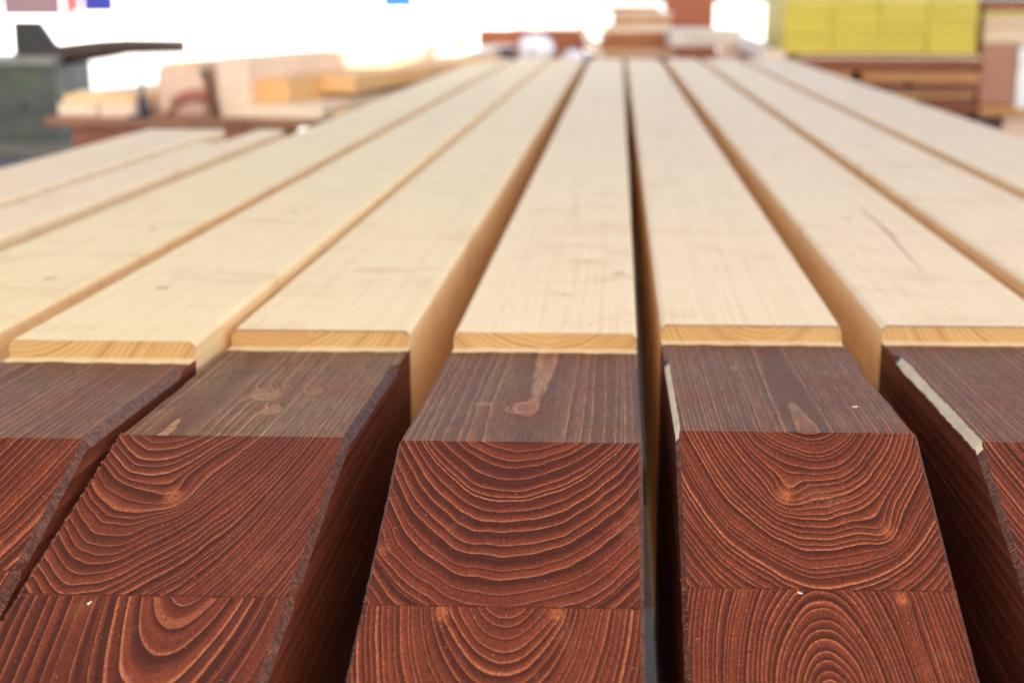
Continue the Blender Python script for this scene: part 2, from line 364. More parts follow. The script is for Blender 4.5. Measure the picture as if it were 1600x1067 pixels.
def z_(v): return Z0 + v
BEAMS = [
 Beam(xl=-.536, xr=-.408, zt=z_(-0.2113), zl=z_(-0.2220), ys=.835, yf=.62, zf=z_(-.215), joint=.039, end=5.50,
      label='long pale beam left of the ringed brown ends, running past the short planks', chl=None, chr=None, lam=[], raw=()),
 Beam(xl=-.3800, xr=-.2615, zt=z_(-0.2063), zl=z_(-0.2175), ys=.838, yf=.655, zf=z_(-.2125), joint=.039, end=5.46,
      label='beam with a dark waney corner and only a sliver of ringed brown end, cut by the left picture edge',
      chl=None, chr=(.81, .0044, .28), lam=[dict(p=(-.375, .055), s=.0034, k=()), dict(p=(-.34, .02), s=.005, k=())], raw=()),
 Beam(xl=-.2553, xr=-.1353, zt=z_(-0.2123), zl=z_(-0.2238), ys=.9025, yf=.686, zf=z_(-.2185), joint=.0365, jp=(262, 930), end=5.52,
      label='beam whose greyish stained top carries a twisted pale knot figure and a purple right corner',
      chl=(.80, .0012, 1.2), chr=(.855, .0042, .3), lam=[dict(ax=(262, 690), up=.060, s=.0018, k=((270, 778, .010, .0045),)), dict(ax=(288, 935), up=.016, s=.0046, k=((300, 915, .007, .002),))], raw=()),
 Beam(xl=-.1049, xr=.0151, zt=z_(-0.2102), zl=z_(-0.2209), ys=.8965, yf=.662, zf=z_(-.2106), joint=.0393, jp=(790, 947), end=5.50,
      label='middle beam with wide even U-shaped rings on its brown end, left of the dark gap',
      chl=(.76, .0016, .6), chr=(.84, .0026, .4), lam=[dict(ax=(815, 692), up=.062, s=.0029, k=((600, 865, .006, .002),)), dict(ax=(792, 950), up=.015, s=.0025, k=((690, 958, .007, .002), (870, 958, .007, .002)))], raw=()),
 Beam(xl=.0318, xr=.1518, zt=z_(-0.2097), zl=z_(-0.2210), ys=.9270, yf=.684, zf=z_(-.2092), joint=.0405, jp=(1290, 920), end=5.47,
      label='beam with a thin raw strip on its left edge and arched rings on the lower brown layer',
      chl=(.862, .0027, .5), chr=(.85, .0022, .5), lam=[dict(ax=(1262, 680), up=.036, s=.0019, k=((1228, 778, .009, .0045), (1388, 838, .009, .0045))), dict(ax=(1305, 1110), up=0, s=.0020, k=((1410, 935, .006, .002),))], raw=('l',)),
 Beam(xl=.1795, xr=.2995, zt=z_(-0.2103), zl=z_(-0.2215), ys=.9380, yf=.684, zf=z_(-.2115), joint=.040, end=5.52,
      label='beam with a broad raw pale wane along its left edge, cut by the right picture edge',
      chl=(.893, .0037, .5), chr=None, lam=[dict(p=(.285, .05), s=.0024, k=()), dict(p=(.25, .02), s=.0040, k=())], raw=('l',)),
 Beam(xl=.3200, xr=.4480, zt=z_(-0.2103), zl=z_(-0.2215), ys=.92, yf=.69, zf=z_(-.2125), joint=.040, end=5.50,
      label='pale beam second from the outermost on the right, no brown end in view', chl=None, chr=None, lam=[], raw=()),
 Beam(xl=.4720, xr=.6480, zt=z_(-0.2103), zl=z_(-0.2215), ys=.93, yf=.69, zf=z_(-.2125), joint=.040, end=5.53,
      label='wide outermost pale beam on the right, next to the reddish-brown board stack', chl=None, chr=None, lam=[], raw=()),
]
H_LOW = 0.045
NTOP = 22
G_BEAM = 'laminated timber beams lying side by side'
SKEW = 0.035
M_STD_S = stained('stained_side', .0045, (), False, side=True)
M_STD_F = stained('stained_flat', .0040, (), True); M_STD_E = stained('stained_cut', .0038)

def lamella(B, idx, parent, mats, pith):
    """one glued board of the beam: stained front with cut slope, planed pale length behind"""
    zj = [B.zt, B.zt - B.joint, B.zt - B.joint - H_LOW, B.zt - B.joint - 2 * H_LOW, B.zt - B.joint - 3 * H_LOW, B.zt - B.joint - 4 * H_LOW]
    ztk, zbk = zj[idx] - (0.00025 if idx else 0), zj[idx + 1]
    y_tip = B.yf - (B.zf - zbk) / B.tan                       # where the cut leaves this board
    ys_ = []
    if idx == 0:
        y = y_tip
        while y < B.ys - 0.0005: ys_.append(y); y += 0.0022
        for v in (B.yf, B.ys - 0.013): ys_.append(v)
        ys_ = [v for v in ys_ if not (B.ys - .0195 < v < B.ys - .0065 and abs(v - B.ys + .013) > 1e-7)]
        ys_.append(B.ys); ys_ = sorted(ys_)
    else:
        y_in = B.yf - (B.zf - ztk) / B.tan
        y = y_tip
        while y < y_in - 0.0005: ys_.append(y); y += 0.0022
        ys_ += [y_in, y_in + 0.002, B.ys]
    st = [(y, True) for y in ys_]
    st += [(B.ys, False)] * (2 if idx == 0 else 1) + [(B.ys + .02, False), (B.ys + .3, False), (B.ys + 1.2, False), (B.ys + 2.6, False), (B.end, False)]
    bm = bmesh.new(); wl = bm.verts.layers.float_vector.new('wood'); rows = []
    yo = pith[2]; gm = (B.zl - B.zf) / (B.ys - B.yf)       # the grain runs parallel to the cut-down face
    for (y, front) in st:
        if front:
            zt = B.path(y) if idx == 0 else min(B.path(y), ztk); zt = max(zt, zbk + 0.00002)
            covered = idx > 0 and B.path(y) > ztk
            sh = 1.0 if y > B.yf else .72; cl = 0.0005 if covered else sh * chamf(B.chl, y); crr = 0.0005 if covered else sh * chamf(B.chr, y)
        else:
            zt = ztk; cl = crr = (0.0030 if idx == 0 else 0.0005)
            if idx == 0:
                cl *= 1 + .25 * noise.noise(Vector((y * 7, B.xl * 50, 0))); crr *= 1 + .25 * noise.noise(Vector((y * 7, B.xr * 50, 5)))
        if not front and idx == 0 and not any(not q[1] for q in rows): zt -= .0010
        hl, hr = cl * (1.15 if front else 1.0), crr * (1.15 if front else 1.0)
        zsl = zt - hl; xsl = B.xl
        if zsl < zbk: xsl = B.xl + cl * (zbk - zsl) / max(hl, 1e-6); zsl = zbk + 1e-5
        zsr = zt - hr; xsr = B.xr
        if zsr < zbk: xsr = B.xr - crr * (zbk - zsr) / max(hr, 1e-6); zsr = zbk + 1e-5
        if front and idx == 0 and B.chr and abs(y - B.ys) < 1e-6: pass
        xs = [xsl, xsl, B.xl + cl] + [B.xl + cl + (B.xr - crr - B.xl - cl) * k / NTOP for k in range(1, NTOP)] + [B.xr - crr, xsr, xsr]
        zs = [zbk, zsl, zt] + [zt] * (NTOP - 1) + [zt, zsr, zbk]
        row = []
        for x, z in zip(xs, zs):
            yy = y + SKEW * (x - (B.xl + B.xr) / 2) * (1 if y > y_tip + .02 or idx == 0 else 1)
            if front and idx == 0 and abs(y - B.ys + .013) < 1e-7: yy += .0035 * (noise.noise(Vector((x * 45, B.xl * 77, 3))) + .7 * noise.noise(Vector((x * 210, B.xl * 77, 8))))
            v = bm.verts.new((x, yy, z)); v[wl] = (x - pith[0], yy + yo, z - pith[1] - (gm * (min(y, B.ys) - B.yf) if idx == 0 else 0.0)); row.append(v)
        rows.append((y, front, row))
    n = len(rows[0][2])
    for (ya, fa, A), (yb, fb, Bv) in zip(rows, rows[1:]):
        step = fa != fb
        for k in range(n):
            k2 = (k + 1) % n
            try: f = bm.faces.new((A[k], A[k2], Bv[k2], Bv[k]))
            except ValueError: continue
            if k == n - 1: m = 3 if fa else 0                              # underside
            elif step: m = 4 if idx == 0 else 0
            elif not fa and ya == yb: m = 8
            elif not fa: m = 0 if 1 <= k <= 2 + NTOP else 7
            else:
                top = 2 <= k < 2 + NTOP
                if yb <= B.yf + 1e-6: m = 2 if (top or k in (1, 2 + NTOP)) else 3
                else: m = 1 if (top or k in (1, 2 + NTOP)) else 3
                if idx > 0 and ya >= y_in - 1e-6: m = 3
                if idx == 0 and k == 2 + NTOP and B.chr and B.yf - .0005 < ya < B.chr[0]: m = 9
                if yb <= B.yf + 1e-6 and ((k == 2 + NTOP and B.chr) or (k == 1 and B.chl)): m = 10
                if idx == 0 and ya >= B.ys - 0.0132 and (top or k in (1, 2 + NTOP)): m = 0     # bare strip in front of the shoulder
                if idx == 0 and m != 0:
                    for sd_, kk, sp in (('l', 1, B.chl), ('r', 2 + NTOP, B.chr)):
                        if k == kk and sp:
                            if sd_ in B.raw and B.yf - .006 < ya < sp[0] - .006: m = 5
                            if sp[0] - .008 < ya < sp[0] + .004 and sd_ in B.raw: m = 6
            f.material_index = m
    bm.faces.new(rows[0][2]).material_index = 2
    bm.faces.new(rows[-1][2]).material_index = 4
    bmesh.ops.dissolve_degenerate(bm, dist=1e-6, edges=bm.edges)
    o = link('lamella', bm, mats, parent); o['tone'] = B.tone
    return o

for bi, B in enumerate(BEAMS):
    B.tone = (.0, .15, .1, .5, .7, .85, .9, 1.0)[bi]
    root = empty('laminated_beam', (0, 0, 0), 0, B.label, 'beam', G_BEAM)
    for idx in range(5):
        L = B.lam[min(idx, len(B.lam) - 1)] if B.lam else None
        yo = 3.7 * bi + 1.3 * idx
        zjoint = B.zt - B.joint
        if L is None:
            pith = (B.xl + .06 + random.uniform(-.02, .02), B.zt + .05 - .05 * idx, yo); mf, me_ = M_STD_F, M_STD_E
        else:
            if 'p' in L: pith = (L['p'][0], B.zt + L['p'][1] - .04 * idx, yo)
            else:
                q = B.on_slope(*L['ax']); pith = (q.x, q.z + L['up'], yo)
            if idx >= 2: pith = (pith[0] + .01, pith[1] - .06 * idx, yo)
            if idx < 2:
                kn = []
                for (kx, ky, s, a) in L['k']:
                    q = B.on_slope(kx, ky); kn.append((q.x - pith[0], q.y + yo + SKEW * 0, q.z - pith[1], s, a))
                fk = list(kn)
                if idx == 0:
                    for (kx, ky, s, a) in {2: [(415, 615, .0085, .0045), (425, 640, .006, .002), (490, 612, .005, .003)], 3: [(812, 637, .0075, .0022), (752, 631, .0045, .002)], 4: [(1150, 575, .007, .002)]}.get(bi, []):
                        q = B.on_flat(kx, ky); fk.append((q.x - pith[0], q.y + yo, q.z - pith[1], s, a))
                mf = stained('stained_flat', L['s'], fk, True, {1: (1.05, .95, .9), 2: (1.14, 1.16, 1.0), 3: (1.06, .97, .86), 4: (1.0, .87, .78), 5: (1.0, .86, .78)}[bi]); me_ = stained('stained_cut', L['s'], kn)
        lamella(B, idx, root, [M_PALE, mf, me_, M_STD_S, M_PEND, M_RAW, M_HOLE_SHADE, M_SIDE_LIT, M_SMEAR if bi in (2, 4, 5) else M_PEND, M_CHF, M_TORN], pith)

def crack():
    B = BEAMS[5]; bm = bmesh.new(); pts = [(1338, 315), (1352, 332), (1368, 346), (1392, 368), (1412, 392), (1442, 425)]
    wd = [.0001, .0007, .0010, .0012, .0007, .0001]; L_, R_ = [], []
    for (px, py), w_ in zip(pts, wd):
        d = ray(px, py); t = (B.zt - Z0) / d.z; p = CAM + d * t
        L_.append(bm.verts.new((p.x - w_, p.y, B.zt + .0003))); R_.append(bm.verts.new((p.x + w_, p.y, B.zt + .0003)))
    for k in range(len(pts) - 1): bm.faces.new((L_[k], R_[k], R_[k + 1], L_[k + 1]))
    root = [o for o in COL.objects if o.name.startswith('laminated_beam')][5]
    link('crack', bm, plain('crack_shade', (.36, .19, .11), .8, scale=60), root)
crack()
# short planks at the left, same height
def short_plank(x0, x1, y1, zt, h, label):
    bm = bmesh.new(); wl = bm.verts.layers.float_vector.new('wood')
    add_box(bm, x0, x1, 0.35, y1, zt - h, zt, .003)
    for v in bm.verts: v[wl] = (v.co.x - x0 - .03, v.co.y + x0 * 31, v.co.z - zt - .05)
    for f in bm.faces:
        if abs(f.normal.y) > .9: f.material_index = 1
    o = link('short_plank', bm, [M_PALE, M_PEND]); o['tone'] = .9
    return tag(o, label, 'plank', 'short pale planks beside the beams')
short_plank(-.803, -.668, 2.38, z_(-.2105), .05, 'leftmost short pale plank, wide, beside the grey floor')
short_plank(-.656, -.615, 2.16, z_(-.2130), .05, 'narrow pale plank, shortest of those left of the beams, behind dark cross board')
short_plank(-.612, -.566, 2.38, z_(-.2105), .05, 'narrow pale plank lying against the left side of the long beams')

# trestles under the beams
def trestle(y, label, x0=-.84, x1=.70):
    zt = Z0 - .2135 - .0405 - 4 * H_LOW - .004
    t = empty('trestle', ((x0 + x1) / 2, y, 0), 0, label, 'trestle', 'trestles carrying the beams')
    hw = (x1 - x0) / 2
    box_obj('crossbar', (2 * hw, .10, .10), T_DARK, t, (0, -.05, zt - .10))
    for sx in (-1, 1):
        for sy in (-1, 1):
            bm = bmesh.new(); add_tube(bm, [(sx * (hw - .2), sy * .03, zt - .102), (sx * (hw - .15), sy * .28, 0.0)], .035, 4)
            link('leg', bm, T_DARK, t)
trestle(1.25, 'wooden trestle under the front of the beams, below the short planks')
trestle(3.3, 'wooden trestle under the middle of the beams, beyond the short planks', x0=-.62)
trestle(5.1, 'wooden trestle under the far end of the beams', x0=-.62)
# a batten packing the short planks up to beam height
bm = bmesh.new(); add_box(bm, -.835, -.56, 1.21, 1.29, Z0 - .2135 - .0405 - 4 * H_LOW - .003, Z0 - .2655, .002)
tag(link('packing_block', bm, T_BENCH), 'wooden packing block lifting the short planks on the front trestle', 'block')
bm = bmesh.new(); add_box(bm, -.835, -.56, 0.5, .58, 0.003, Z0 - .2655, .002)
tag(link('packing_block', bm, T_BENCH), 'tall wooden block standing under the near ends of the short planks', 'block')

exec_rest = True
# ------------------------------------------------------------------ bench at the left with offcuts
def W(px, y): return at_y(px, 100, y).x
def H(py, y): return at_y(900, py, y).z
YB = 3.6
zb = H(189, YB)
bt = empty('workbench', (-1.13, YB, 0), 0, 'low brown wooden bench carrying the offcuts beyond the short planks', 'workbench')
box_obj('bench_top', (.72, 1.9, H(189, YB) - H(203, YB)), T_BENCH, bt, (0, 0, H(203, YB)))
box_obj('underside_shade', (.60, .03, .06), T_RED, bt, (.0, .03, H(203, YB) - .063))  # dark board standing in for the shaded underside of the bench
for sx in (-.28, .28):
    for sy in (.08, 1.75): box_obj('leg', (.06, .06, H(203, YB) - .066), T_RED, bt, (sx, sy, 0))
G_OFF = 'offcuts piled on the low bench'
def board(name, px0, px1, py0, py1, y, ln, mat, label, rz=0.0, cat='board', group=G_OFF, bev=.002, zmin=None):
    a, b2 = W(px0, y), W(px1, y); z1, z0 = H(py0, y), H(py1, y)
    if zmin is not None: z0 = zmin
    o = box_obj(name, (b2 - a, ln, z1 - z0), mat, None, ((a + b2) / 2, y, z0), (0, 0, rz), bev)
    return tag(o, label, cat, group)
board('offcut_board', 84, 148, 166, 189, 3.66, 1.2, T_PALE, 'pale board at the left end of the offcut pile, beside the grey machine', R(-4))
board('offcut_board', 92, 205, 153, 165.6, 3.70, 1.0, T_HONEY, 'honey-ended board lying across the left end of the offcut pile', R(-6))
board('offcut_board', 150, 208, 167, 189, 3.64, 1.3, T_PEACH, 'peach board low in the pile beside the thin grey clamp', R(-3))
board('offcut_board', 243, 316, 108, 189, 3.72, 1.0, T_PEACH, 'tall peach block on edge between the two clamps', R(-5))
board('offcut_board', 336, 505, 168, 188.6, 3.64, 1.7, T_PALE, 'wide pale board at the bottom right of the offcut pile', R(-8))
board('offcut_board', 336, 388, 96, 167.4, 3.70, 1.75, T_PEACH, 'tallest upright peach timber in the offcut pile, right of the rusty clamp', R(-9))
board('offcut_board', 394, 452, 126, 167.4, 3.74, 1.7, T_HONEY, 'honey squared timber right of the tallest upright one', R(-10))
board('offcut_board', 458, 556, 120, 148, 3.95, 1.5, T_HONEY, 'honey-coloured board raised over the dark hollow in the pile', R(-11))
board('offcut_board', 470, 545, 149, 165, 4.1, 1.3, T_RED, 'dark red-brown board in the hollow under the honey-coloured one', R(-8), zmin=None)
board('loose_slat', 350, 372, 89.5, 95.6, 3.78, 1.3, T_PALE, 'thin pale slat lying on top of the tallest peach timber', R(-12), 'slat')
board('loose_slat', 408, 440, 119, 125.5, 3.82, 1.2, T_PEACH, 'thin peach slat lying on the honey squared timber', R(-5), 'slat')
board('loose_slat', 520, 540, 178, 188.6, 3.72, .9, T_HONEY, 'short honey slat at the right end of the bench, turned towards the beams', R(14), 'slat')
board('loose_slat', 110, 150, 147, 152.6, 3.78, .7, T_PALE, 'thin pale slat on the honey-ended board at the left of the bench', R(-16), 'slat')
board('loose_slat', 250, 296, 101, 107.6, 3.76, .7, T_HONEY, 'thin honey slat on the tall block between the two clamps', R(-9), 'slat')
# longer timbers beyond the bench, on their own bearers
yb2 = 5.75
sb = empty('bearer_stand', (W(560, yb2), yb2, 0), 0, 'low stand under the long pale timbers beyond the bench', 'stand')
zst = H(150, yb2)
box_obj('crossbar', (1.0, .09, .09), T_RED, sb, (.0, .1, zst - .09))
box_obj('crossbar', (1.0, .09, .09), T_RED, sb, (.0, 2.2, zst - .09))
for sx in (-.4, .4):
    for sy in (.115, 2.215): box_obj('leg', (.06, .06, zst - .093), T_RED, sb, (sx, sy, 0))
G_LONG = 'long timbers beyond the bench'
board('long_timber', 392, 520, 118, 149.4, yb2, 2.8, T_PALE, 'long pale timber lying lowest and leftmost on the far stand', R(-6), 'timber', G_LONG)
board('long_timber', 522, 566, 108, 149.4, yb2 + .05, 2.7, T_ORANGE, 'yellow-ended squared timber in the middle of the far stand', R(-6), 'timber', G_LONG)
board('long_timber', 568, 608, 122, 149.4, yb2 + .15, 2.6, T_RED, 'red-brown timber between the yellow-ended and the whitish ones', R(-6), 'timber', G_LONG)
board('long_timber', 610, 655, 98, 149.4, yb2 + .05, 2.8, T_PALE, 'whitish squared timber at the right of the far stand', R(-5), 'timber', G_LONG)
board('long_timber', 400, 505, 92, 117.6, yb2 + .1, 2.8, T_PEACH, 'peach timber stacked on top of the lowest pale one', R(-7), 'timber', G_LONG)

# clamps standing on the bench
def P3(px, py, y): return at_y(px, py, y)
STEEL = plain('dark_steel', (0.06, 0.075, 0.095), 0.4, 0.7); RUST = plain('rusty_iron', (0.15, 0.05, 0.03), 0.7, 0.2)
g = empty('bar_clamp', P3(222, 189, 3.615), 0, 'thin grey bar clamp standing upright at the left of the bench', 'clamp'); o0 = g.location.copy()
def tubes(name, parent, o0, pts, rad, mat, seg=10):
    bm = bmesh.new(); add_tube(bm, [Vector(p) - o0 for p in pts], rad, seg); return link(name, bm, mat, parent, smooth=True)
tubes('bar', g, o0, [P3(220, 110, 3.615), P3(223, 189, 3.615)], .006, STEEL)
tubes('handle', g, o0, [P3(221, 150, 3.60), P3(223, 158, 3.60), P3(227, 178, 3.60), P3(228, 184, 3.60)], [.007, .014, .015, .006], plain('clamp_grip', (.03, .04, .06), .5))
tubes('jaw', g, o0, [P3(223, 186, 3.605), P3(205, 182, 3.605), P3(198, 189, 3.605)], .006, STEEL)
tubes('jaw', g, o0, [P3(220, 112, 3.615), P3(208, 114, 3.64)], .006, STEEL)
g = empty('screw_clamp', P3(342, 189, 3.61), 0, 'rusty red screw clamp leaning over the offcuts', 'clamp'); o0 = g.location.copy()
tubes('bar', g, o0, [P3(319, 110, 3.61), P3(330, 145, 3.61), P3(342, 188, 3.61)], [.009, .008, .007], RUST)
tubes('frame', g, o0, [P3(325, 152, 3.615), P3(300, 150, 3.615), P3(284, 154, 3.615), P3(274, 164, 3.615), P3(268, 177, 3.615), P3(267, 188, 3.615)], .017, plain('red_iron', (.30, .10, .065), .6))
tubes('screw', g, o0, [P3(319, 111, 3.60), P3(313, 116, 3.60)], .006, STEEL)

# grey machine at the far left
YM = 9.6
GREY = plain('machine_grey', (0.085, 0.09, 0.066), 0.55, 0.0, 0.35, 5.0); BLACK = plain('machine_black', (0.025, 0.022, 0.016), 0.5)
mx0, mx1 = W(-60, YM), W(84, YM)
mc = empty('grey_machine', ((mx0 + mx1) / 2, YM, 0), 0, 'grey steel machine with black guard plate and long dark arm at the left edge', 'machine')
mw = mx1 - mx0; zm = H(92, YM)
bm = bmesh.new(); add_box(bm, -mw / 2, mw / 2, 0, .7, .12, zm - .06, .012); link('housing', bm, GREY, mc)
bm = bmesh.new(); add_box(bm, -mw / 2 - .01, mw / 2 - .02, -.02, .72, zm - .057, zm, .012); link('table', bm, plain('table_lit_top', (.34, .32, .28), .4, .3), mc)  # paler colour of the top slab paints in the light falling on it
bm = bmesh.new(); add_box(bm, -mw / 2 + .04, mw / 2 + .05, .0, .74, 0, .117, .01); link('base', bm, plain('machine_base', (.16, .15, .12), .6), mc)
bm = bmesh.new(); q = [(W(4, YM), H(91.6, YM)), (W(74, YM), H(91.6, YM)), (W(72, YM), H(80, YM)), (W(44, YM), H(34, YM)), (W(4, YM), H(34, YM))]
cxm = (mx0 + mx1) / 2
lo_ = [bm.verts.new((x - cxm, .20, z + .001)) for x, z in q]; hi_ = [bm.verts.new((x - cxm, .30, z + .001)) for x, z in q]
bm.faces.new(lo_); bm.faces.new(hi_[::-1])
for k in range(5): bm.faces.new((lo_[k], lo_[(k + 1) % 5], hi_[(k + 1) % 5], hi_[k]))
link('guard_plate', bm, BLACK, mc)
om = Vector((cxm, YM, 0))
tubes('arm', mc, om, [P3(55, 90, YM + .25), P3(110, 84, YM + .25), P3(165, 77, YM + .25), P3(200, 73, YM + .25), P3(289, 72.5, YM + .25)], [.07, .075, .07, .058, .052], plain('arm_iron', (.085, .05, .04), .6, .2), 8)
bm = bmesh.new(); add_tube(bm, [(W(33, YM) - cxm, -.006, H(173, YM)), (W(33, YM) - cxm, .004, H(173, YM))], .032, 16); link('port', bm, BLACK, mc)
bm = bmesh.new(); add_box(bm, W(18, YM) - cxm, W(58, YM) - cxm, -.006, .003, H(134, YM), H(120, YM), .002); link('green_plate', bm, plain('green_plate', (.085, .115, .05), .5), mc)

# ------------------------------------------------------------------ things beyond the far end of the beams
YT = 8.0
zt_ = .735
wt = empty('work_table', (W(980, YT), YT - .9, 0), 0, 'work table beyond the far end of the beams, under scrap wood', 'table')
tw = W(1225, YT) - W(735, YT)
box_obj('table_top', (tw, 2.6, .05), T_BENCH, wt, (0, 0, zt_ - .05))
box_obj('added_backing', (tw - .02, .03, zt_ - .06), timber('olive_panel', (.20, .15, .07), (.30, .23, .12)), wt, (0, .02, .005))  # panel added to block the bright yard showing under the table
for sx in (-1, 1):
    for sy in (.1, 2.4): box_obj('leg', (.08, .08, zt_ - .053), T_BENCH, wt, (sx * (tw / 2 - .1), sy, 0))
def on_table(name, px0, px1, py0, y, ln, mat, label, cat, rz=0, zb_=zt_ + .001, group=None, bev=.003, h=None):
    a, b2 = W(px0, y), W(px1, y); z1 = H(py0, y)
    if h is not None: zb_ = z1 - h
    o = box_obj(name, (b2 - a, ln, z1 - zb_), mat, None, ((a + b2) / 2, y, zb_), (0, 0, rz), bev)
    return tag(o, label, cat, group)
on_table('squared_timber', 747, 912, 46, 8.3, .16, T_RUST, 'thick rust-brown timber lying crosswise behind the white bag', 'timber')
def bag(px, py0, py1, wpx, y, label):
    c = P3(px, (py0 + py1) / 2, y); rx = wpx / 2200 * y / 2; rz = (H(py0, y) - zt_) / 2
    bm = bmesh.new(); bmesh.ops.create_icosphere(bm, subdivisions=4, radius=1.0)
    for v in bm.verts:
        n = v.co.copy()
        k = 1 + .16 * noise.noise(n * 1.7 + Vector((px, 0, 0))) + .10 * noise.noise(n * 4.1 + Vector((0, px, 0))) + .04 * abs(noise.noise(n * 9))
        v.co = Vector((n.x * rx, n.y * rx * .9, n.z * rz)) * k
        if v.co.z < -rz * .93: v.co.z = -rz * .93
    o = link('plastic_bag', bm, M_BAG, None, (c.x, y, zt_ + rz * .935), smooth=True)
    return tag(o, label, 'bag', 'white bags at the end of the beams')
M_BAG = plain('white_plastic', (.74, .76, .82), .35)
bag(838, 52, 92, 54, 7.55, 'largest white crumpled bag in front of the rust-brown timber')
bag(752, 74, 92, 26, 7.5, 'small bluish white bag at the left end of the rust-brown timber')
bag(896, 77, 92, 34, 7.5, 'flat white bag just right of the largest one, by the leaning batten')
bm = bmesh.new(); add_box(bm, -.055, .055, 0, .1, 0, H(76, 7.7) - zt_, .01)
tag(link('small_box', bm, plain('dusty_purple', (.10, .06, .075), .6), None, (W(788, 7.7), 7.7, zt_ + .001)), 'small dark purple box between two white bags', 'box')
# scrap pile: individually turned boards
G_SCR = 'scrap boards stacked on the far table'
zc = zt_ + .001
SCR = [(925, 1062, T_ORANGE, 2, .034), (940, 1050, T_PEACH, -5, .030), (918, 1058, T_ORANGE, 4, .032), (936, 1046, T_RUST, -3, .028),
       (950, 1052, T_ORANGE, 6, .036), (944, 1040, T_PALE, -4, .040), (962, 1046, T_ORANGE, 3, .034), (955, 1036, T_PEACH, -6, .030), (948, 1030, T_PINK, 5, .030)]
SL = ['bottom', 'second', 'third', 'fourth', 'fifth', 'sixth', 'seventh', 'eighth', 'topmost']
for k, (a, b2, m, rz, h) in enumerate(SCR):
    o = box_obj('scrap_board', (W(b2, 8.1) - W(a, 8.1), .55, h), m, None, ((W(a, 8.1) + W(b2, 8.1)) / 2, 8.0, zc), (0, 0, R(rz)), .002); zc += h + .0015
    tag(o, '%s board%s of the orange scrap pile behind the middle beams' % (SL[k], '' if k in (0, 8) else ' from the bottom'), 'board', G_SCR)
bm = bmesh.new(); A, Bp = P3(907, 44, 7.9), P3(944, 93, 7.62)
add_tube(bm, [A - Bp, Vector((0, 0, 0))], .022, 4)
tag(link('leaning_batten', bm, T_PALE, None, (Bp.x, Bp.y, max(Bp.z, zt_ + .016))), 'pale batten leaning against the orange scrap pile', 'batten')
# orange brown panel standing behind
a, b2 = W(1036, 9.2), W(1114, 9.2)
tag(box_obj('standing_panel', (b2 - a, .05, 1.42), T_RUST, None, ((a + b2) / 2, 9.2, .001), (R(-2), 0, 0), .003), 'tall rust-orange panel standing upright behind the scrap pile', 'panel')
on_table('squared_timber', 1062, 1120, 73, 7.4, .5, T_RUST, 'red-brown timber under the white-topped plank, right of the scrap pile', 'timber')
on_table('plank', 1050, 1158, 46, 7.42, .4, plain('white_plank', (.72, .66, .58), .5), 'whitish thick plank lying on the red-brown timber', 'plank', R(3), h=H(46, 7.42) - H(72.6, 7.42))
on_table('plank', 1122, 1196, 68, 7.25, .5, T_PEACH, 'short peach plank lying right of the red-brown timber under the sloping plank', 'plank', R(-4))
on_table('plank', 1160, 1222, 76, 7.12, .4, T_PINK, 'short pinkish plank in front of the peach one, next to the yellow panels', 'plank', R(3))
# diagonal plank sloping down to the beams, on a block
bm = bmesh.new(); A, Bp = P3(1135, 55, 8.2), P3(1208, 90, 6.2)
d = (Bp - A); 
add_box(bm, -.055, .055, 0, d.length, -.02, .02, .002)
dq = d.to_track_quat('Y', 'Z')
o = link('plank', bm, T_PEACH, None, A); o.rotation_euler = dq.to_euler()
tag(o, 'peach plank sloping from the whitish plank towards the reddish board stack', 'plank')
a, b2 = W(1186, 6.12), W(1240, 6.12)
tag(box_obj('timber_block', (b2 - a, .12, H(92, 6.1) - .001), T_ORANGE, None, ((a + b2) / 2, 6.05, .001), None, .003), 'upright orange block at the corner of the reddish board stack, propping the plank', 'block')

# reddish-brown board stack with the yellow panels on top
YS = 6.35
ORD = ['topmost', 'second', 'third', 'fourth', 'fifth', 'sixth', 'seventh', 'eighth', 'ninth', 'tenth', 'eleventh', 'twelfth', 'thirteenth', 'fourteenth', 'fifteenth', 'sixteenth', 'seventeenth', 'eighteenth', 'nineteenth', 'twentieth', 'twenty-first', 'twenty-second', 'twenty-third', 'twenty-fourth', 'twenty-fifth', 'twenty-sixth', 'twenty-seventh', 'twenty-eighth', 'twenty-ninth', 'thirtieth', 'thirty-first', 'thirty-second', 'thirty-third', 'thirty-fourth', 'thirty-fifth', 'thirty-sixth', 'thirty-seventh', 'thirty-eighth', 'thirty-ninth', 'fortieth', 'forty-first', 'forty-second', 'forty-third', 'forty-fourth', 'forty-fifth']
G_RED = 'boards of the reddish-brown stack'
z = H(84, YS); k = 0
xa, xb = W(1244, YS), W(1530, YS)
while z > .12:
    h = random.choice((.022, .024, .026)); 
    if k in (3,): h = .05
    e0, e1 = random.uniform(-.05, .04), random.uniform(-.03, .02)
    lab = (ORD[k] + ' board' + (' from the top' if k else '')) + ' of the reddish-brown stack'
    m = T_PEACH if k == 0 else (T_RUST, T_RED, T_RUST, T_ORANGE, T_RED, T_PINK, T_ORANGE, T_RED)[k % 8]
    split = k in (3, 4, 6)
    if split:                                    # two shorter boards with a dark gap between their ends
        xm = xa + (xb - xa) * (.33 if k == 3 else .62 if k == 4 else .5)
        for (p0, p1, sd_) in ((xa + e0, xm - .02, 'left'), (xm + .025, xb + e1, 'right')):
            tag(box_obj('stacked_board', (p1 - p0, .9, h - .0075), m, None, ((p0 + p1) / 2, YS + random.uniform(-.015, .02), z - h), None, .002),
                lab + ', its %s piece' % sd_, 'board', G_RED)
    else:
        tag(box_obj('stacked_board', (xb + e1 - xa - e0, .9, h - .0075), m, None, ((xa + xb + e0 + e1) / 2, YS + random.uniform(-.03, .05), z - h), None, .002), lab, 'board', G_RED)
    z -= h; k += 1
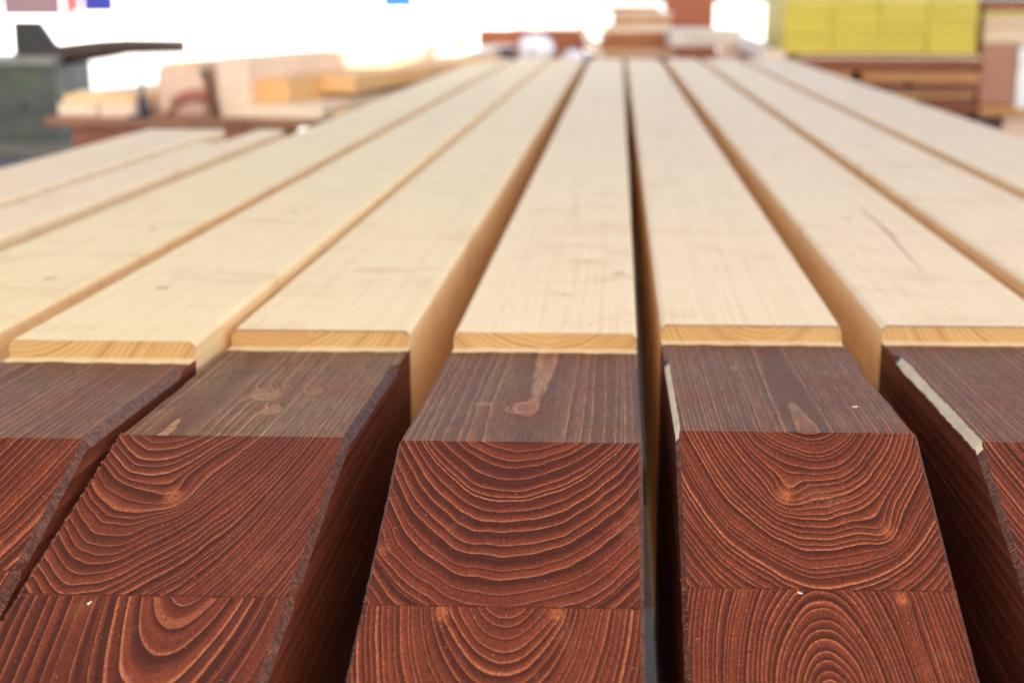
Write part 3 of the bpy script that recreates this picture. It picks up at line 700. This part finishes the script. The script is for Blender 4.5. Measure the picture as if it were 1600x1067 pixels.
tag(box_obj('bearer', (xb - xa - .1, .9, z - .005), T_BENCH, None, ((xa + xb) / 2, YS + .02, .002), None, .004), 'dark bearer on the floor under the reddish-brown stack', 'bearer')
a = P3(1315, 88, YS - .035)
bm = bmesh.new(); add_tube(bm, [(0, 0, 0), (0, .3, 0)], .02, 12)
# yellow formwork panels
G_Y = 'yellow panels on top of the reddish-brown stack'
zy = H(83.4, YS); yw0, yw1 = W(1224, YS), W(1525, YS); hh = .0445
rown = ['bottom', 'second', 'third', 'fourth', 'fifth', 'sixth', 'topmost']
for r0 in range(7):
    nseg = 4
    for c0 in range(nseg):
        p0 = yw0 + (yw1 - yw0) * c0 / nseg + .0004; p1 = yw0 + (yw1 - yw0) * (c0 + 1) / nseg - .0004
        lab = 'yellow panel %s of the %s%s row on the board stack' % (('first from the left', 'second from the left', 'third from the left', 'last on the right')[c0], rown[r0], ' panel' if r0 in (0, 6) else ' panel')
        o = box_obj('yellow_panel', (p1 - p0, .85, hh - .0025), [T_YEDGE if r0 == 5 else T_YEL], None, ((p0 + p1) / 2, YS + .03 + random.uniform(-.012, .012), zy + r0 * hh), None, .003)
        tag(o, lab, 'panel', G_Y)
    if r0 == 4: pass

# stack at the right edge
G_RT = 'boards of the stack at the right edge'
YR = 6.55
x0, x1 = W(1534, YR), W(1750, YR)
def rbox(name, py0, py1, mat, label, cat, a=x0, b2=x1, y=YR, ln=.8, group=None):
    return tag(box_obj(name, (b2 - a, ln, H(py0, y) - H(py1, y) - .002), mat, None, ((a + b2) / 2, y, H(py1, y)), None, .003), label, cat, group)
rbox('wide_board', 68 - 26, 68, T_PALE, 'lowest cream board above the pink-brown block at the right edge', 'board', group=G_RT)
rbox('wide_board', 26, 41.5, T_PEACH, 'thin cream board second in the stack at the right edge', 'board', group=G_RT)
rbox('wide_board', 18, 25.5, T_YEDGE, 'thin olive board third in the stack at the right edge', 'board', group=G_RT)
rbox('wide_board', 4, 17.5, T_RUST, 'brown board topmost in the stack at the right edge', 'board', group=G_RT)
rbox('wide_block', 69, 160, T_PINK, 'large pink-brown timber block at the right edge of the picture', 'block', a=W(1532, YR), b2=W(1588, YR))
rbox('white_post', 69, 166, plain('white_post', (.8, .8, .8), .5), 'white upright board beside the pink-brown block at the right edge', 'post', a=W(1591, YR), b2=W(1640, YR))
rbox('pallet_board', 161, 178, T_ORANGE, 'tan bearer under the pink-brown block at the right edge', 'bearer', a=W(1535, YR), b2=W(1590, YR))
rbox('pallet_board', 167, 178, T_ORANGE, 'tan bearer under the white upright board at the right edge', 'bearer', a=W(1590.5, YR), b2=W(1750, YR))
for (pa, pb, m, l) in ((1580, 1625, T_PEACH, 'peach timber foot under the tan bearers, right of the dark hollow'), (1534, 1541, T_RED, 'dark timber foot under the left end of the tan bearer')):
    tag(box_obj('stack_bearer', (W(pb, YR) - W(pa, YR), .6, H(178.4, YR) - .003), m, None, ((W(pa, YR) + W(pb, YR)) / 2, YR + .05, .002), None, .003), l, 'timber')
tag(box_obj('stack_bearer', (.08, .6, H(178.4, YR) - .003), T_RED, None, (W(1720, YR), YR + .05, .002), None, .003), 'dark timber foot hidden past the right edge of the stack', 'timber')

# pale yellow barrier in the bright yard
YV = 19.0
br = empty('barrier', (W(890, YV), YV, 0), 0, 'pale yellow barrier rail standing in the bright yard behind the beams', 'barrier')
M_BAR = plain('barrier_yellow', (.62, .60, .30), .5)
bw = W(950, YV) - W(830, YV)
box_obj('rail', (bw, .05, .06), M_BAR, br, (0, 0, H(21, YV)))
for sx in (-1, 1): box_obj('post', (.06, .06, H(21, YV) - .003), M_BAR, br, (sx * (bw / 2 - .06), 0, 0))

# white vehicles parked far off, seen from behind: only the foot of their rear windows and lamps reaches into the picture
M_CAR = plain('white_car_paint', (.80, .80, .80), .3, var=.04); M_TAIL = plain('tail_light_red', (.40, .012, .012), .3); M_TYRE = plain('tyre', (.02, .02, .02), .8)
def car(w0, w1, py, y, glass, lights, label):
    """w0..w1: rear window in photograph pixels, py: its lower edge"""
    xc = (W(w0, y) + W(w1, y)) / 2; hw = (W(w1, y) - W(w0, y)) / 2; zw = H(py, y); bw = hw + .30
    c = empty('parked_van', (xc, y, 0), -math.atan2(xc, y), label, 'van', 'white vans parked at the far side of the yard')
    bm = bmesh.new()
    prof = [(.02, .22), (-.02, .5), (0, zw - .06), (.45, zw + 1.12), (2.6, zw + 1.16), (3.0, zw + .05), (4.0, zw - .08), (4.15, .5), (4.1, .22)]
    L_ = [bm.verts.new((-bw + (.12 if z > zw + .3 else 0), yv, z)) for yv, z in prof]; R_ = [bm.verts.new((bw - (.12 if z > zw + .3 else 0), yv, z)) for yv, z in prof]
    bm.faces.new(L_); bm.faces.new(R_[::-1])
    for k in range(len(prof)): bm.faces.new((L_[k], L_[(k + 1) % len(prof)], R_[(k + 1) % len(prof)], R_[k]))
    bmesh.ops.bevel(bm, geom=list(bm.edges), offset=.05, segments=2, affect='EDGES')
    link('body', bm, M_CAR, c, smooth=True)
    bm = bmesh.new(); add_box(bm, -bw + .05, bw - .05, -.12, .06, .25, .52, .04); link('bumper', bm, M_CAR, c)
    o = box_obj('rear_window', (2 * hw, .03, 1.0), glass, c, (0, -.02, zw), None, .004); o.rotation_euler = (R(-20.9), 0, 0)
    for sx in (-1, 1):
        if sx in lights: box_obj('tail_light', (.20, .10, .9), M_TAIL, c, (sx * (hw + .15), -.05, zw - .02), None, .02)
        for yv in (.8, 3.3):
            bm = bmesh.new(); add_tube(bm, [(sx * (bw - .12) - .1, yv, .31), (sx * (bw - .12) + .1, yv, .31)], .31, 20); link('wheel', bm, M_TYRE, c)
car(14, 100, 25, 34, plain('mauve_window', (.045, .030, .034), .9, spec=.05), (-1, 1), 'white van with mauve-grey rear window and red lamps at the top left corner')
car(136, 184, 20, 42, plain('navy_window', (.008, .010, .06), .9, spec=.05), (-1,), 'narrow white van with a navy blue rear window, second from the left')
car(512, 584, 24, 46, plain('pale_pink_window', (.20, .13, .125), .9, spec=.05), (), 'white van with a pale pinkish rear window above the offcut pile')
car(600, 648, 13, 52, plain('blue_window', (.012, .05, .24), .9, spec=.05), (-1,), 'white van with a bright blue rear window, rightmost of the vans')

# low white wall in front of the cars
a, b2 = W(-400, 30), W(800, 30)
tag(box_obj('yard_wall', (b2 - a, .2, .72), plain('white_wall', (.74, .74, .72), .7, var=.08), None, ((a + b2) / 2, 30, .0), None, .01), 'low white wall across the bright yard in front of the parked vans', 'wall')

# ------------------------------------------------------------------ torn fibres and chips on the brown ends
def fringe(bi, side, y0, y1, n, ln, sd):
    B = BEAMS[bi]; rnd = random.Random(sd); bm = bmesh.new(); root = [o for o in COL.objects if o.name.startswith('laminated_beam')][bi]
    for _ in range(n):
        y = rnd.uniform(y0, y1); z = B.path(y); sx = -1 if side == 'l' else 1
        ch = chamf(B.chl if side == 'l' else B.chr, y) * .72; u = rnd.random()
        xe = (B.xl if side == 'l' else B.xr); x = xe - sx * ch * u
        p = Vector((x, y + SKEW * (x - (B.xl + B.xr) / 2), z - ch * (1 - u) * 1.1 + .0001))
        d = Vector((sx * rnd.uniform(.1, .9), rnd.uniform(-.9, .3), rnd.uniform(.0, .7))).normalized() * ln * rnd.uniform(.3, 1.0)
        add_tube(bm, [p - d * .2, p + d * .5, p + d + Vector((0, 0, -ln * .15))], [.00022, .00016, .00005], 3)
    o = link('splinter_fringe', bm, M_SPL, root); o['kind'] = 'stuff'
M_SPL = plain('splinters', (.20, .075, .042), .7, var=.5, scale=300)
fringe(2, 'l', .50, .69, 320, .0015, 1); fringe(4, 'l', .50, .68, 130, .0015, 2); fringe(5, 'l', .50, .68, 130, .0018, 3)
fringe(1, 'r', .50, .80, 130, .0016, 4); fringe(3, 'l', .50, .66, 90, .0014, 5); fringe(2, 'r', .50, .68, 110, .0013, 6)
def chip(bi, px, py, l, rz, flat, label):
    B = BEAMS[bi]; q = B.on_flat(px, py) if flat else B.on_slope(px, py); bm = bmesh.new()
    add_box(bm, -l / 2, l / 2, -l * .18, l * .18, .0002, .0009, .0002, 0, .0003)
    o = link('wood_chip', bm, T_PALE, None, q, (0 if flat else R(17), 0, rz)); tag(o, label, 'wood chip', 'pale chips on the stained wood')
chip(4, 1335, 637, .0030, .2, True, 'pale wood chip on the stained top of the beam right of the dark gap')
chip(4, 1250, 928, .0024, 2.4, False, 'pale wood chip at the glue line of the beam right of the dark gap')
chip(2, 140, 943, .0024, 1.3, False, 'pale wood chip under the glue line of the beam with the knot figure')
